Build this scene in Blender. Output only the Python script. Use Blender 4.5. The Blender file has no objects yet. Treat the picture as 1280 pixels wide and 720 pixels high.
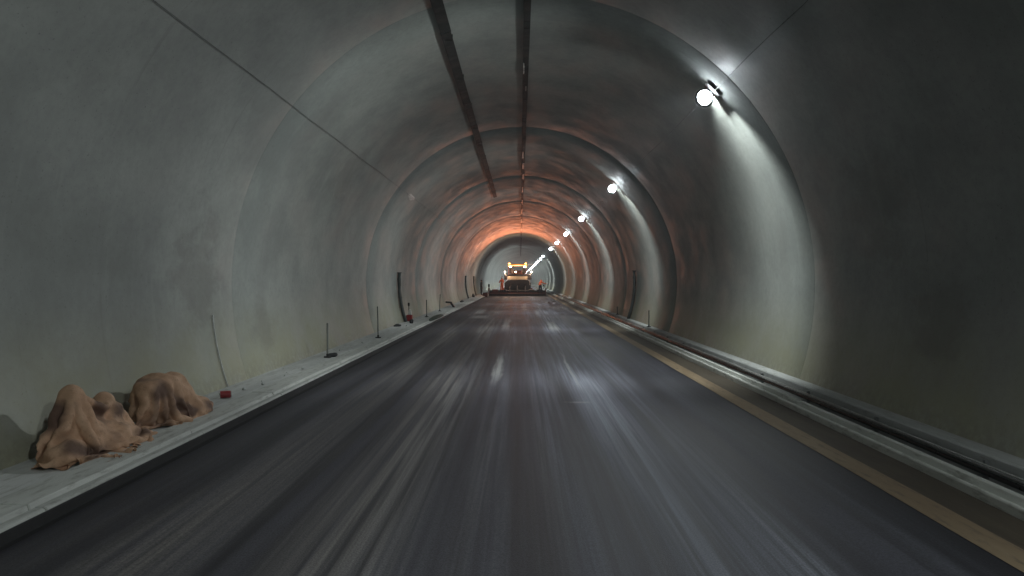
import bpy, bmesh, math, random
from mathutils import Vector, Matrix, noise
random.seed(7)
S = bpy.context.scene
COL = S.collection
R = math.radians

# ------------------------------------------------------------------ camera
F = 924.0
cd = bpy.data.cameras.new("camera")
cd.sensor_width = 36.0
cd.lens = F / 1280 * 36
cd.clip_start = 0.05
cd.clip_end = 3000
cam = bpy.data.objects.new("camera", cd)
COL.objects.link(cam)
cam.location = (0, 0, 2.0)
cam.rotation_euler = (R(90) - math.atan(11 / F), 0, math.atan(10 / F))
S.camera = cam

# ------------------------------------------------------------------ world, exposure
w = bpy.data.worlds.new("World")
S.world = w
w.use_nodes = True
w.node_tree.nodes["Background"].inputs[0].default_value = (0.01, 0.012, 0.016, 1)
w.node_tree.nodes["Background"].inputs[1].default_value = 0.05
S.view_settings.view_transform = 'Standard'
S.view_settings.look = 'None'
S.view_settings.exposure = 0.0
S.view_settings.gamma = 1.0
S.cycles.use_adaptive_sampling = True
S.cycles.adaptive_threshold = 0.02
S.cycles.use_denoising = True
S.cycles.max_bounces = 6
S.cycles.diffuse_bounces = 4
S.cycles.glossy_bounces = 3
S.cycles.volume_bounces = 0
S.cycles.sample_clamp_indirect = 3.0
S.cycles.caustics_reflective = False
S.cycles.caustics_refractive = False

LAMP_W = 1050.0
PITCH = 14.7
Y0, Y1 = -46.3, 601.7
CX, CZ, RAD = 0.04, 1.88, 5.40          # vault circle

# ------------------------------------------------------------------ node helpers
class M:
    def __init__(s, name):
        s.m = bpy.data.materials.new(name)
        s.m.use_nodes = True
        s.t = s.m.node_tree
        s.b = s.t.nodes["Principled BSDF"]
        s.co = None
    def n(s, kind, **kw):
        nd = s.t.nodes.new(kind)
        for k, v in kw.items():
            setattr(nd, k, v)
        return nd
    def l(s, a, b):
        s.t.links.new(a, b)
    def setin(s, sock, v):
        if hasattr(v, 'is_output') or hasattr(v, 'node'):
            s.l(v, sock)
        else:
            sock.default_value = v
    def obj(s):
        if s.co is None:
            s.co = s.n('ShaderNodeTexCoord').outputs['Object']
        return s.co
    def geo(s):
        return s.n('ShaderNodeNewGeometry').outputs['Position']
    def scaled(s, vec, sc, rot=(0, 0, 0)):
        mp = s.n('ShaderNodeMapping')
        mp.inputs['Scale'].default_value = sc
        mp.inputs['Rotation'].default_value = rot
        s.l(vec, mp.inputs[0])
        return mp.outputs[0]
    def noise(s, vec, scale=1, detail=4, rough=.55, dist=0):
        nd = s.n('ShaderNodeTexNoise')
        s.l(vec, nd.inputs['Vector'])
        nd.inputs['Scale'].default_value = scale
        nd.inputs['Detail'].default_value = detail
        nd.inputs['Roughness'].default_value = rough
        nd.inputs['Distortion'].default_value = dist
        return nd.outputs['Fac']
    def math(s, op, a, b=0.0, c=None, clamp=False):
        nd = s.n('ShaderNodeMath', operation=op)
        nd.use_clamp = clamp
        s.setin(nd.inputs[0], a)
        s.setin(nd.inputs[1], b)
        if c is not None:
            s.setin(nd.inputs[2], c)
        return nd.outputs[0]
    def mr(s, v, a, b, c=0.0, d=1.0, smooth=True):
        nd = s.n('ShaderNodeMapRange')
        nd.interpolation_type = 'SMOOTHSTEP' if smooth else 'LINEAR'
        s.setin(nd.inputs[0], v)
        for i, x in enumerate((a, b, c, d)):
            nd.inputs[1 + i].default_value = x
        return nd.outputs[0]
    def mix(s, f, a, b, mode='MIX'):
        nd = s.n('ShaderNodeMix', data_type='RGBA', blend_type=mode)
        s.setin(nd.inputs[0], f)
        for sock, v in ((nd.inputs[6], a), (nd.inputs[7], b)):
            if isinstance(v, tuple):
                sock.default_value = (v[0], v[1], v[2], 1)
            else:
                s.l(v, sock)
        return nd.outputs[2]
    def xyz(s, vec):
        nd = s.n('ShaderNodeSeparateXYZ')
        s.l(vec, nd.inputs[0])
        return nd.outputs
    def col(s, c):
        s.setin(s.b.inputs['Base Color'], (c[0], c[1], c[2], 1) if isinstance(c, tuple) else c)
    def rough(s, r):
        s.setin(s.b.inputs['Roughness'], r)
    def bump(s, h, strength=.4, dist=.02):
        nd = s.n('ShaderNodeBump')
        nd.inputs['Strength'].default_value = strength
        nd.inputs['Distance'].default_value = dist
        s.l(h, nd.inputs['Height'])
        s.l(nd.outputs[0], s.b.inputs['Normal'])

def plain(name, c, rough=.6, metal=0.0, vary=.35, scale=6.0, dirt=(.05, .045, .04), emit=None, spec=None):
    m = M(name)
    o = m.obj()
    f = m.noise(o, scale, 5, .65)
    g = m.noise(o, scale * 5, 4, .6)
    base = m.mix(m.mr(f, .42, .72, 0, vary), c, dirt)
    base = m.mix(m.mr(g, .3, .7, 0, .18), base, tuple(min(1, x * 1.5) for x in c))
    m.col(base)
    m.rough(m.mr(f, .3, .7, max(.05, rough - .12), min(1, rough + .15)))
    m.b.inputs['Metallic'].default_value = metal
    if spec is not None:
        m.b.inputs['Specular IOR Level'].default_value = spec
    m.bump(g, .15, .004)
    if emit:
        m.b.inputs['Emission Color'].default_value = (*emit[0], 1)
        m.b.inputs['Emission Strength'].default_value = emit[1]
    return m.m

# vault concrete --------------------------------------------------
def concrete_vault():
    m = M("lining_concrete")
    p = m.geo()
    x, y, z = m.xyz(p)
    rnd = m.n('ShaderNodeObjectInfo').outputs['Random']
    big = m.noise(m.scaled(p, (.35, .22, .3)), 1, 5, .6, .1)
    mid = m.noise(m.scaled(p, (1.3, .9, 1.1)), 1, 7, .62, 0)
    fine = m.noise(p, 9, 6, .65)
    run = m.noise(m.scaled(p, (.6, 2.6, .25)), 1, 6, .6, 0)
    base = m.mix(m.mr(big, .32, .68), (.24, .255, .247), (.38, .40, .382))
    base = m.mix(m.mr(mid, .45, .75, 0, .28), base, (.22, .215, .20))
    base = m.mix(m.mr(run, .55, .8, 0, .35), base, (.43, .445, .43))
    base = m.mix(m.mr(fine, .35, .7, 0, .22), base, (.18, .18, .175))
    specks = m.noise(p, 38, 2, .5)
    base = m.mix(m.mr(specks, .66, .74, 0, .55), base, (.10, .10, .095))
    drip = m.noise(m.scaled(p, (.4, 7.0, .18)), 1, 4, .55)
    base = m.mix(m.mr(drip, .64, .76, 0, .28), base, (.16, .155, .14))
    # yellowish / greenish tone low on the walls
    low = m.math('MULTIPLY', m.mr(z, .2, 1.9, 1, 0), m.mr(mid, .25, .65, .35, 1))
    base = m.mix(m.math('MULTIPLY', low, .7), base, (.37, .355, .235))
    splash = m.math('MULTIPLY', m.mr(z, .05, .55, 1, 0), m.mr(fine, .3, .6))
    base = m.mix(m.math('MULTIPLY', splash, .5), base, (.20, .19, .16))
    for (sx_, sy_, sz_, sr_, sa_) in ((-5.3, 12.2, 2.15, 1.2, .4), (-5.2, 15.2, 1.0, .8, .3), (-4.6, 19.5, 4.8, 1.3, .35), (5.2, 11.0, 3.2, 1.2, .3), (5.3, 9.6, 1.4, .8, .35), (-5.2, 25.5, 1.2, 1.0, .3)):
        vm = m.n('ShaderNodeVectorMath', operation='DISTANCE')
        m.l(p, vm.inputs[0])
        vm.inputs[1].default_value = (sx_, sy_, sz_)
        dd = m.math('ADD', m.math('DIVIDE', vm.outputs['Value'], sr_), m.math('MULTIPLY', m.math('SUBTRACT', m.noise(m.scaled(p, (1.5, 1.1, 1.9)), 1, 5, .65), .5), 2.6))
        base = m.mix(m.mr(dd, .3, 1.0, sa_, 0), base, (.15, .145, .13))
    # each cast ring has its own tone
    tone = m.mr(rnd, 0, 1, .82, 1.12, False)
    mul = m.n('ShaderNodeCombineColor')
    for i in range(3):
        m.l(tone, mul.inputs[i])
    base = m.mix(1.0, base, mul.outputs[0], 'MULTIPLY')
    m.col(base)
    m.rough(m.mr(mid, .3, .7, .55, .8))
    h = m.math('ADD', m.math('MULTIPLY', mid, 1.0), m.math('MULTIPLY', fine, .25))
    m.bump(h, .08, .02)
    return m.m

def asphalt():
    m = M("asphalt")
    p = m.geo()
    x, y, z = m.xyz(p)
    wob = m.math('MULTIPLY', m.math('SUBTRACT', m.noise(m.scaled(p, (.2, .09, 1)), 1, 2), .5), .9)
    xs = m.math('ADD', x, wob)
    longs = m.noise(m.scaled(p, (3.2, .05, 1)), 1, 5, .62, .15)
    hair = m.noise(m.scaled(p, (24, .22, 1)), 1, 4, .6)
    hair2 = m.noise(m.scaled(p, (9, .13, 1)), 1, 4, .6)
    blot = m.noise(m.scaled(p, (.5, .22, 1)), 1, 5, .6, .6)
    fine = m.noise(p, 70, 3, .7)
    base = m.mix(m.mr(longs, .38, .62), (.024, .023, .031), (.066, .065, .086))
    base = m.mix(m.mr(blot, .35, .7, 0, .45), base, (.028, .026, .033))
    dust = None
    for cx, wd, a in ((-2.6, .34, .40), (-1.35, .42, .5), (-.35, .22, .3), (.45, .3, .22), (1.3, .34, .6), (1.95, .2, .38), (2.9, .2, .12), (-3.4, .16, .12)):
        g = m.mr(m.math('ABSOLUTE', m.math('SUBTRACT', xs, cx)), 0, wd * 1.9, a * 1.25, 0)
        dust = g if dust is None else m.math('ADD', dust, g)
    dust = m.math('MULTIPLY', dust, m.mr(hair2, .36, .62, .25, 1.15))
    dust = m.math('MULTIPLY', dust, m.mr(hair, .3, .68, .7, 1.1))
    dust = m.math('MULTIPLY', dust, m.mr(m.noise(m.scaled(p, (.8, .07, 1)), 1, 3), .35, .62, .4, 1.1), clamp=True)
    dcol = m.mix(m.mr(x, -1.6, .4), (.30, .28, .265), (.38, .40, .48))
    base = m.mix(dust, base, dcol)
    # chalky smears lying at places of their own
    smear = None
    jx = m.math('ADD', x, m.math('MULTIPLY', m.math('SUBTRACT', m.noise(m.scaled(p, (2, .5, 1)), 1, 3), .5), .25))
    for cx, cy, hx, hy, a in ((-.49, 16.8, .10, 3.4, .6), (1.10, 17.0, .035, 4.6, .45), (.93, 11.9, .22, .12, .3), (1.38, 31.5, .2, 4, .75),
                              (-.6, 33, .16, 6, .5), (-2.1, 39, .5, 2.2, .5), (-2.4, 46, .3, 5, .35), (3.1, 36, .3, 5, .3), (.3, 52, .25, 9, .35), (1.0, 44, .12, 6, .3)):
        mx = m.mr(m.math('ABSOLUTE', m.math('SUBTRACT', jx, cx)), hx * .4, hx * 1.3, 1, 0)
        my = m.mr(m.math('ABSOLUTE', m.math('SUBTRACT', y, cy)), hy * .2, hy, a, 0)
        q = m.math('MULTIPLY', mx, my)
        smear = q if smear is None else m.math('MAXIMUM', smear, q)
    smear = m.math('MULTIPLY', smear, m.mr(hair2, .3, .55, .35, 1))
    base = m.mix(smear, base, (.55, .55, .55))
    grain = m.mr(fine, .35, .65, .75, 1.3)
    cc = m.n('ShaderNodeCombineColor')
    for i in range(3):
        m.l(grain, cc.inputs[i])
    base = m.mix(1.0, base, cc.outputs[0], 'MULTIPLY')
    m.col(base)
    m.rough(m.math('ADD', m.mr(longs, .3, .7, .58, .7), m.math('MULTIPLY', dust, .25)))
    m.b.inputs['Specular IOR Level'].default_value = .5
    m.bump(m.math('ADD', fine, m.math('MULTIPLY', hair2, .8)), .35, .006)
    return m.m

def kerb_mat(name, c1, c2, dirt=(.13, .12, .10), amt=.5):
    m = M(name)
    p = m.geo()
    a = m.noise(m.scaled(p, (3, .35, 3)), 1, 6, .65, .5)
    b = m.noise(m.scaled(p, (14, 3, 14)), 1, 5, .65)
    base = m.mix(m.mr(a, .35, .68), c1, c2)
    base = m.mix(m.mr(b, .5, .72, 0, amt), base, dirt)
    m.col(base)
    m.rough(.75)
    m.bump(b, .4, .012)
    return m.m

MAT = {}
MAT['vault'] = concrete_vault()
MAT['asphalt'] = asphalt()
MAT['kerb'] = kerb_mat("kerb_concrete", (.46, .47, .455), (.60, .61, .59))
MAT['kerb_lit'] = kerb_mat('lit_kerb_concrete', (.62, .63, .60), (.76, .77, .74))  # same kerb concrete, lightened in place of light falling on it
MAT['walk'] = kerb_mat("walkway_concrete", (.46, .47, .47), (.62, .63, .63), (.24, .23, .20), .5)
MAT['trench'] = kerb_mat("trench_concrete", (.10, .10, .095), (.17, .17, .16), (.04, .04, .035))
MAT['gutter'] = kerb_mat("gutter_mud", (.075, .058, .042), (.11, .088, .064), (.05, .045, .038))
MAT['ochre'] = kerb_mat("ochre_line", (.26, .185, .115), (.34, .255, .165), (.13, .10, .075), .6)
MAT['tar'] = kerb_mat("tar", (.012, .012, .014), (.022, .022, .025), (.05, .05, .05), .25)
MAT['steel'] = plain("galvanised_steel", (.32, .33, .34), .45, .6)
MAT['tray'] = plain("dark_tray_steel", (.018, .022, .023), .7, 0, .3, 2.5, (.035, .038, .038))
MAT['pale'] = plain("pale_plate", (.5, .51, .5), .5, .1, .3, 8)
MAT['black'] = plain("black_rubber", (.02, .02, .022), .55, 0, .3, 5, (.06, .055, .05))
MAT['blackp'] = plain("black_paint", (.018, .018, .02), .42, 0, .45, 2.5, (.07, .06, .05))
MAT['rust'] = plain("rusty_red_steel", (.16, .035, .022), .6, .2, .6, 4, (.05, .03, .02))
MAT['yellow'] = plain("yellow_paint", (.72, .36, .02), .45, 0, .3, 3, (.2, .12, .03))
MAT['cream'] = plain("cream_paint", (.68, .62, .46), .5, 0, .3, 3, (.25, .2, .13))
MAT['conduit'] = plain("dark_conduit", (.075, .085, .085), .5, 0, .4, 3)
MAT['greyc'] = plain("grey_conduit", (.2, .21, .2), .6, 0, .4, 3)
MAT['red'] = plain("red_plastic", (.32, .03, .035), .45, 0, .3, 8)
MAT['white'] = plain("white_plastic", (.72, .72, .7), .45, 0, .3, 8, (.3, .28, .25))
MAT['cable'] = plain("cable_black", (.03, .03, .032), .35)
MAT['cableg'] = plain("cable_grey", (.22, .22, .22), .35)
MAT['hivis'] = plain("hivis_orange", (.95, .19, .05), .8, 0, .2, 9, (.4, .06, .02))
MAT['navy'] = plain("navy_cloth", (.035, .045, .08), .85)
MAT['darkcloth'] = plain("dark_cloth", (.025, .027, .03), .85)
MAT['skin'] = plain("skin", (.45, .25, .17), .55, 0, .1)
MAT['hair'] = plain("hair", (.02, .015, .012), .6)
MAT['seat'] = plain("seat_vinyl", (.03, .03, .03), .5)
MAT['silver'] = plain("reflective_tape", (.7, .72, .7), .35)
MAT['greenish'] = plain("green_tarp", (.03, .055, .035), .7, 0, .4, 5)

def emis(name, c, s):
    m = bpy.data.materials.new(name)
    m.use_nodes = True
    t = m.node_tree
    b = t.nodes["Principled BSDF"]
    b.inputs['Base Color'].default_value = (.8, .8, .8, 1)
    b.inputs['Emission Color'].default_value = (*c, 1)
    b.inputs['Emission Strength'].default_value = s
    return m
MAT['led'] = emis("led_glow", (.86, .95, 1), 60)
MAT['work'] = emis("work_light_glow", (1, .58, .24), 45)
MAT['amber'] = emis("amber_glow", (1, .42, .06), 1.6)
MAT['beacon'] = emis('beacon_glow', (1, .30, .04), 30)
MAT['deck_lamp'] = emis("deck_lamp_glow", (1, .55, .35), 22)

def sack_mat():
    m = M("brown_sacking")
    o = m.obj()
    a = m.noise(m.scaled(o, (2.2, 2.2, 2.2)), 1, 5, .6, .6)
    b = m.noise(o, 22, 5, .65)
    base = m.mix(m.mr(a, .35, .68), (.50, .30, .19), (.68, .44, .30))
    base = m.mix(m.mr(b, .5, .75, 0, .4), base, (.14, .075, .05))
    at = m.n('ShaderNodeAttribute')
    at.attribute_name = 'blotch'
    base = m.mix(at.outputs['Fac'], base, (.075, .04, .035))
    m.col(base)
    m.rough(.8)
    m.bump(b, .4, .008)
    return m.m
MAT['sack'] = sack_mat()

# ------------------------------------------------------------------ mesh helpers
def link(name, me, mat, parent=None):
    o = bpy.data.objects.new(name, me)
    COL.objects.link(o)
    if mat is not None:
        me.materials.append(MAT[mat] if isinstance(mat, str) else mat)
    if parent:
        o.parent = parent
    return o

class MB:
    def __init__(s):
        s.bm = bmesh.new()
    def box(s, c, d, bev=0.0, rot=None, taper=None):
        b = bmesh.new()
        bmesh.ops.create_cube(b, size=1.0)
        for v in b.verts:
            if taper and v.co.z > 0:
                v.co.x *= taper[0]
                v.co.y *= taper[1]
            v.co = Vector((v.co.x * d[0], v.co.y * d[1], v.co.z * d[2]))
        if bev > 0:
            bmesh.ops.bevel(b, geom=b.edges[:], offset=bev, segments=1, affect='EDGES')
        mt = Matrix.Translation(Vector(c))
        if rot is not None:
            mt = mt @ rot
        b.transform(mt)
        s.join(b)
        return s
    def join(s, b):
        me = bpy.data.meshes.new("t")
        b.to_mesh(me)
        b.free()
        s.bm.from_mesh(me)
        bpy.data.meshes.remove(me)
    def tube(s, pts, r, n=8, cap=True, rs=None):
        pts = [Vector(p) for p in pts]
        rings = []
        for i, p in enumerate(pts):
            t = (pts[min(i + 1, len(pts) - 1)] - pts[max(i - 1, 0)]).normalized()
            u = t.cross(Vector((0, 0, 1)))
            if u.length < .05:
                u = t.cross(Vector((0, 1, 0)))
            u.normalize()
            v = t.cross(u)
            rr = rs[i] if rs else r
            rings.append([s.bm.verts.new(p + (u * math.cos(a) + v * math.sin(a)) * rr) for a in [2 * math.pi * k / n for k in range(n)]])
        for a, b in zip(rings, rings[1:]):
            for k in range(n):
                s.bm.faces.new((a[k], a[(k + 1) % n], b[(k + 1) % n], b[k]))
        if cap:
            s.bm.faces.new(rings[0][::-1])
            s.bm.faces.new(rings[-1])
        return s
    def prism(s, pts, axis, a, b):
        """closed 2-D outline swept along an axis from a to b"""
        def mk(p, t):
            if axis == 'y':
                return (p[0], t, p[1])
            if axis == 'x':
                return (t, p[0], p[1])
            return (p[0], p[1], t)
        A = [s.bm.verts.new(mk(p, a)) for p in pts]
        B = [s.bm.verts.new(mk(p, b)) for p in pts]
        n = len(pts)
        for k in range(n):
            s.bm.faces.new((A[k], A[(k + 1) % n], B[(k + 1) % n], B[k]))
        s.bm.faces.new(A[::-1])
        s.bm.faces.new(B)
        return s
    def build(s, name, mat, parent=None, smooth=False):
        bmesh.ops.recalc_face_normals(s.bm, faces=s.bm.faces[:])
        me = bpy.data.meshes.new(name)
        s.bm.to_mesh(me)
        s.bm.free()
        if smooth:
            for p in me.polygons:
                p.use_smooth = True
        return link(name, me, mat, parent)

def empty(name, loc, label=None, cat=None, group=None, kind=None, rz=0):
    o = bpy.data.objects.new(name, None)
    COL.objects.link(o)
    o.location = loc
    o.rotation_euler = (0, 0, rz)
    tag(o, label, cat, group, kind)
    return o
def tag(o, label=None, cat=None, group=None, kind=None):
    for k, v in (('label', label), ('category', cat), ('group', group), ('kind', kind)):
        if v:
            o[k] = v
    return o
def struct(o, label=None, cat=None):
    return tag(o, label, cat, None, 'structure')
def copy_tree(o, parent=None):
    c = o.copy()
    COL.objects.link(c)
    c.parent = parent
    for ch in o.children:
        copy_tree(ch, c)
    return c

# ------------------------------------------------------------------ ground and vault
def strip_long(name, prof, mat, y0=Y0, y1=Y1, step=6.0, wob=0.0, label=None, cat=None):
    """open profile [(x,z)...] swept along the tunnel"""
    bm = bmesh.new()
    n = int((y1 - y0) / step)
    rows = []
    for i in range(n + 1):
        y = y0 + (y1 - y0) * i / n
        rows.append([bm.verts.new((px + (noise.noise(Vector((y * .35, px * 3, 1))) * wob), y, pz)) for px, pz in prof])
    for a, b in zip(rows, rows[1:]):
        for k in range(len(prof) - 1):
            bm.faces.new((a[k], a[k + 1], b[k + 1], b[k]))
    bmesh.ops.recalc_face_normals(bm, faces=bm.faces[:])
    me = bpy.data.meshes.new(name)
    bm.to_mesh(me)
    bm.free()
    return struct(link(name, me, mat), label, cat)

# the base ground under everything, outside included
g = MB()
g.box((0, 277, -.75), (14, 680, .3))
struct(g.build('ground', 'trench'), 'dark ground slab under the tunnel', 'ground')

strip_long('road', [(-4.0, 0), (-2, .012), (0, .02), (2, .012), (4.14, 0)], 'asphalt', label='dark asphalt road with pale dusty tyre streaks running to the paver', cat='road')
strip_long('tar_joint', [(-3.89, .0055), (-3.79, .0065)], 'tar', step=1.0, wob=.03, y1=120, label='black tar joint between the asphalt and the left kerb', cat='joint')
strip_long('kerb_face_strip', [(-3.866, .0), (-3.872, .092), (-3.876, .104)], 'tar', step=1.0, wob=.0, y1=138, label='black strip on the face of the left kerb', cat='tar')  # thin black strip laid over the kerb face
strip_long('gutter', [(3.67, .008), (4.155, .006)], 'gutter', step=1.5, wob=.012, y1=300, label='muddy brown gutter strip beside the right kerb', cat='gutter')
strip_long('edge_line', [(3.42, .0125), (3.70, .0115)], 'ochre', step=1.0, wob=.018, y1=300, label='worn ochre line along the right edge of the road', cat='line')

# left kerb and walkway
def kerb_units(rootname, prof, y0, y1, L, mat, label):
    root = empty(rootname, (0, 0, 0), label, 'kerb', None, 'structure')
    def make(y0_, y1_):
        b = MB()
        b.prism(prof, 'y', 0.006, (y1_ - y0_) - .006)
        return b
    first = None
    n = 0
    y = y0
    while y < y1:
        if first is None:
            first = make(0, L).build('kerb_stone', mat, root)
            me = first.data
            bv = first.modifiers.new('b', 'BEVEL')
            bv.width = .008
            bv.segments = 1
            o = first
        else:
            o = first.copy()
            COL.objects.link(o)
            o.parent = root
        o.location = (random.uniform(-.004, .004), y, random.uniform(-.003, .003))
        y += L
        n += 1
    b = MB()
    b.prism(prof, 'y', y1, Y1)
    b.build('kerb_far', mat, root)['kind'] = 'stuff'
    return root
profL = [(-3.87, -.2), (-3.88, .115), (-3.905, .13), (-3.985, .128), (-3.995, .10), (-4.02, .10), (-4.035, .15), (-4.375, .158), (-4.39, .14), (-4.39, -.2)]
kerb_units('left_kerb', profL, -12, 138, 3.0, 'kerb', 'pale concrete kerb with a thin groove along the left walkway')
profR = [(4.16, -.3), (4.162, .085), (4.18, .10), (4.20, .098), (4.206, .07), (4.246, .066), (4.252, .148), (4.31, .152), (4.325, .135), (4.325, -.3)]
kerb_units('right_kerb', profR, -12, 138, 3.0, 'kerb_lit', 'pale concrete kerb beside the cable trench on the right')
b = MB()
b.prism([(-5.30, -.3), (-5.30, .14), (-4.75, .13), (-4.392, .122), (-4.392, -.3)], 'y', Y0, Y1)
struct(b.build('walkway', 'walk'), 'pale dusty concrete walkway at the foot of the left wall', 'walkway')
# cable trench on the right
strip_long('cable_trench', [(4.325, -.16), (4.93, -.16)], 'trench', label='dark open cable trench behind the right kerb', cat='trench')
b = MB()
b.prism([(4.93, -.3), (4.93, .13), (4.945, .15), (5.45, .17), (5.45, -.3)], 'y', Y0, Y1)
struct(b.build('wall_footing', 'walk'), 'concrete ledge at the foot of the right wall', 'ledge')

# vault of cast rings
vault = empty('tunnel_vault', (0, 0, 0), 'grey cast concrete tunnel vault made of successive rings', 'tunnel', None, 'structure')
SEG = 12.0
def ring_mesh():
    bm = bmesh.new()
    N = 72
    a0, a1 = R(-24), R(204)
    ys = [(0.0, .008), (.015, .004), (.03, 0), (1.5, 0), (3, 0), (4.5, 0), (6, 0), (7.5, 0), (9, 0), (10.5, 0), (SEG - .03, 0), (SEG - .015, .004), (SEG, .008)]
    rows = []
    for yy, dr in ys:
        row = []
        for k in range(N + 1):
            a = a0 + (a1 - a0) * k / N
            rr = RAD + dr + .003 * noise.noise(Vector((math.cos(a) * 3, yy * .4, math.sin(a) * 3)))
            row.append(bm.verts.new((CX + rr * math.cos(a), yy, CZ + rr * math.sin(a))))
        rows.append(row)
    for p, q in zip(rows, rows[1:]):
        for k in range(N):
            bm.faces.new((p[k], q[k], q[k + 1], p[k + 1]))
    # outer shell so that each ring has its thickness
    outs = []
    for yy in (0.0, SEG):
        outs.append([bm.verts.new((CX + 5.75 * math.cos(a0 + (a1 - a0) * k / N), yy, CZ + 5.75 * math.sin(a0 + (a1 - a0) * k / N))) for k in range(N + 1)])
    for k in range(N):
        bm.faces.new((outs[0][k], outs[0][k + 1], outs[1][k + 1], outs[1][k]))
    bmesh.ops.recalc_face_normals(bm, faces=bm.faces[:])
    me = bpy.data.meshes.new('lining_ring')
    bm.to_mesh(me)
    bm.free()
    for p in me.polygons:
        p.use_smooth = True
    return me
rm = ring_mesh()
y = Y0
i = 0
while y < Y1 - 1:
    o = link('lining_ring', rm, MAT['vault'] if i == 0 else None, vault)
    o.location = (0, y, 0)
    y += SEG
    i += 1

def on_vault(ang, inset=0.0):
    return CX + (RAD - inset) * math.cos(ang), CZ + (RAD - inset) * math.sin(ang)

# small pale patch high on the left wall
bm = bmesh.new()
ang = math.atan2(5.2 - CZ, -4.25 - CX)
cv = None
ringv = []
for k in range(18):
    a = 2 * math.pi * k / 18
    rr = 1 + .45 * noise.noise(Vector((math.cos(a) * 1.5, math.sin(a) * 1.5, 4)))
    px, pz = on_vault(ang + .022 * math.sin(a) * rr, .012)
    ringv.append(bm.verts.new((px, 28.6 + .75 * math.cos(a) * rr, pz)))
px, pz = on_vault(ang, .03)
cv = bm.verts.new((px, 28.6, pz))
for k in range(18):
    bm.faces.new((cv, ringv[k], ringv[(k + 1) % 18]))
me = bpy.data.meshes.new('pale_patch')
bm.to_mesh(me)
bm.free()
link('pale_patch', me, 'pale', vault)

# ------------------------------------------------------------------ lamps
def make_lamp(label):
    root = empty('tunnel_lamp', (0, 0, 0), label, 'lamp', 'lamps along the right side of the vault')
    b = MB()
    b.tube([(0, -.012, 0), (0, .0, 0)], .19, 24)
    b.tube([(0, -.05, 0), (0, -.012, 0)], .18, 24, rs=[.14, .18])
    b.build('housing', 'blackp', root)
    b = MB()
    b.tube([(0, -.062, 0), (0, -.051, 0)], .12, 24, rs=[.138, .145])
    b.build('lens', 'led', root)
    # drum-shaped hood plates added to keep light off the vault and crown
    n = Vector((math.sin(R(45)), 0, math.cos(R(45))))
    b = MB()
    b.box((.0, .065, .046), (.30, .13, .006))
    b.box((.125, .065, .046), (.05, .13, .012))
    b.box((.105, .065, -.02), (.006, .13, .14), 0, Matrix.Rotation(R(8), 4, 'Y'))
    b.build('shield', 'blackp', root)
    b = MB()
    b.box(n * .175 + Vector((0, -.11, 0)), (.34, .24, .006), 0, Matrix.Rotation(R(45), 4, 'Y'))  # added plate that keeps the lens spot off the vault above
    b.build('vault_shield', 'blackp', root)
    b = MB()
    b.tube([(0, .125, 0), (0, .135, 0)], .088, 24)  # added disc that narrows the beam along the tunnel
    b.build('beam_plate', 'steel', root)
    b = MB()
    b.tube([n * .06 + Vector((0, .06, 0)), n * .24 + Vector((0, .06, 0))], .014, 6)
    b.build('bracket', 'steel', root)
    b = MB()
    b.tube([(0, .002, 0), (0, .012, 0)], .02, 12)
    b.build('bulb', 'led', root)
    ld = bpy.data.lights.new('lamp_light', 'POINT')
    ld.energy = LAMP_W
    ld.color = (.92, 1.0, .97)
    ld.shadow_soft_size = .055
    lo = bpy.data.objects.new('lamp_light', ld)
    COL.objects.link(lo)
    lo.location = (0, .03, 0)
    lo.parent = root
    # fill spot added at the lens, aimed at the left wall and road
    ld = bpy.data.lights.new('lens_fill_light', 'SPOT')
    ld.energy = LAMP_W * .85
    ld.color = (.92, .98, .98)
    ld.shadow_soft_size = .14
    ld.spot_size = R(114)
    ld.spot_blend = 1.0
    lo = bpy.data.objects.new('lens_fill_light', ld)
    COL.objects.link(lo)
    lo.location = (0, -.13, -.03)
    lo.rotation_euler = Vector((-.74, -.42, -.58)).to_track_quat('-Z', 'Y').to_euler()
    lo.parent = root
    return root
ORD = ['first', 'second', 'third', 'fourth', 'fifth', 'sixth', 'seventh', 'eighth', 'ninth', 'tenth']
lamp0 = None
far_data = {}
idx = 0
for n in [-2, -1, 0, 1, 2, 3, 4, 5, 6, 8, 9, 10, 11, 12, 13, 14, 15, 16, 17, 18, 20, 22, 24, 27, 30]:
    if n == 1:
        lab = 'largest and nearest glowing white lamp, high on the right side of the vault'
    elif n < 1:
        lab = 'white tunnel lamp on the vault behind the camera'
    elif n <= 6:
        lab = ORD[n - 1] + ' glowing white lamp counted from the camera on the right vault'
    elif n in (8, 9, 10):
        lab = {8: 'small white lamp just past the dark gap in the lamp row', 9: 'middle lamp of the close trio past the gap in the row', 10: 'farthest lamp of the close trio past the gap in the row'}[n]
    else:
        lab = 'tiny far white lamp in the merged row above the paver canopy'
    if lamp0 is None:
        lamp0 = make_lamp(lab)
        o = lamp0
    else:
        o = copy_tree(lamp0)
        o['label'] = lab
    o.location = (3.64, n * PITCH, 5.58)
    if 2 <= n <= 6:
        for ch in o.children:
            if ch.type == 'LIGHT' and ch.data.type == 'POINT':
                if 'mid' not in far_data:
                    far_data['mid'] = ch.data.copy()
                    far_data['mid'].energy *= .72
                    far_data['mid'].shadow_soft_size = .06
                ch.data = far_data['mid']
    if n >= 8:      # lamps beyond the paver raised in power to brighten the far vault
        for ch in o.children:
            if ch.type == 'LIGHT':
                if far_data.get(ch.data.name) is None:
                    d2 = ch.data.copy()
                    d2.energy *= 2.6
                    far_data[ch.data.name] = d2
                    far_data[d2.name] = d2
                ch.data = far_data[ch.data.name]

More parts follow.
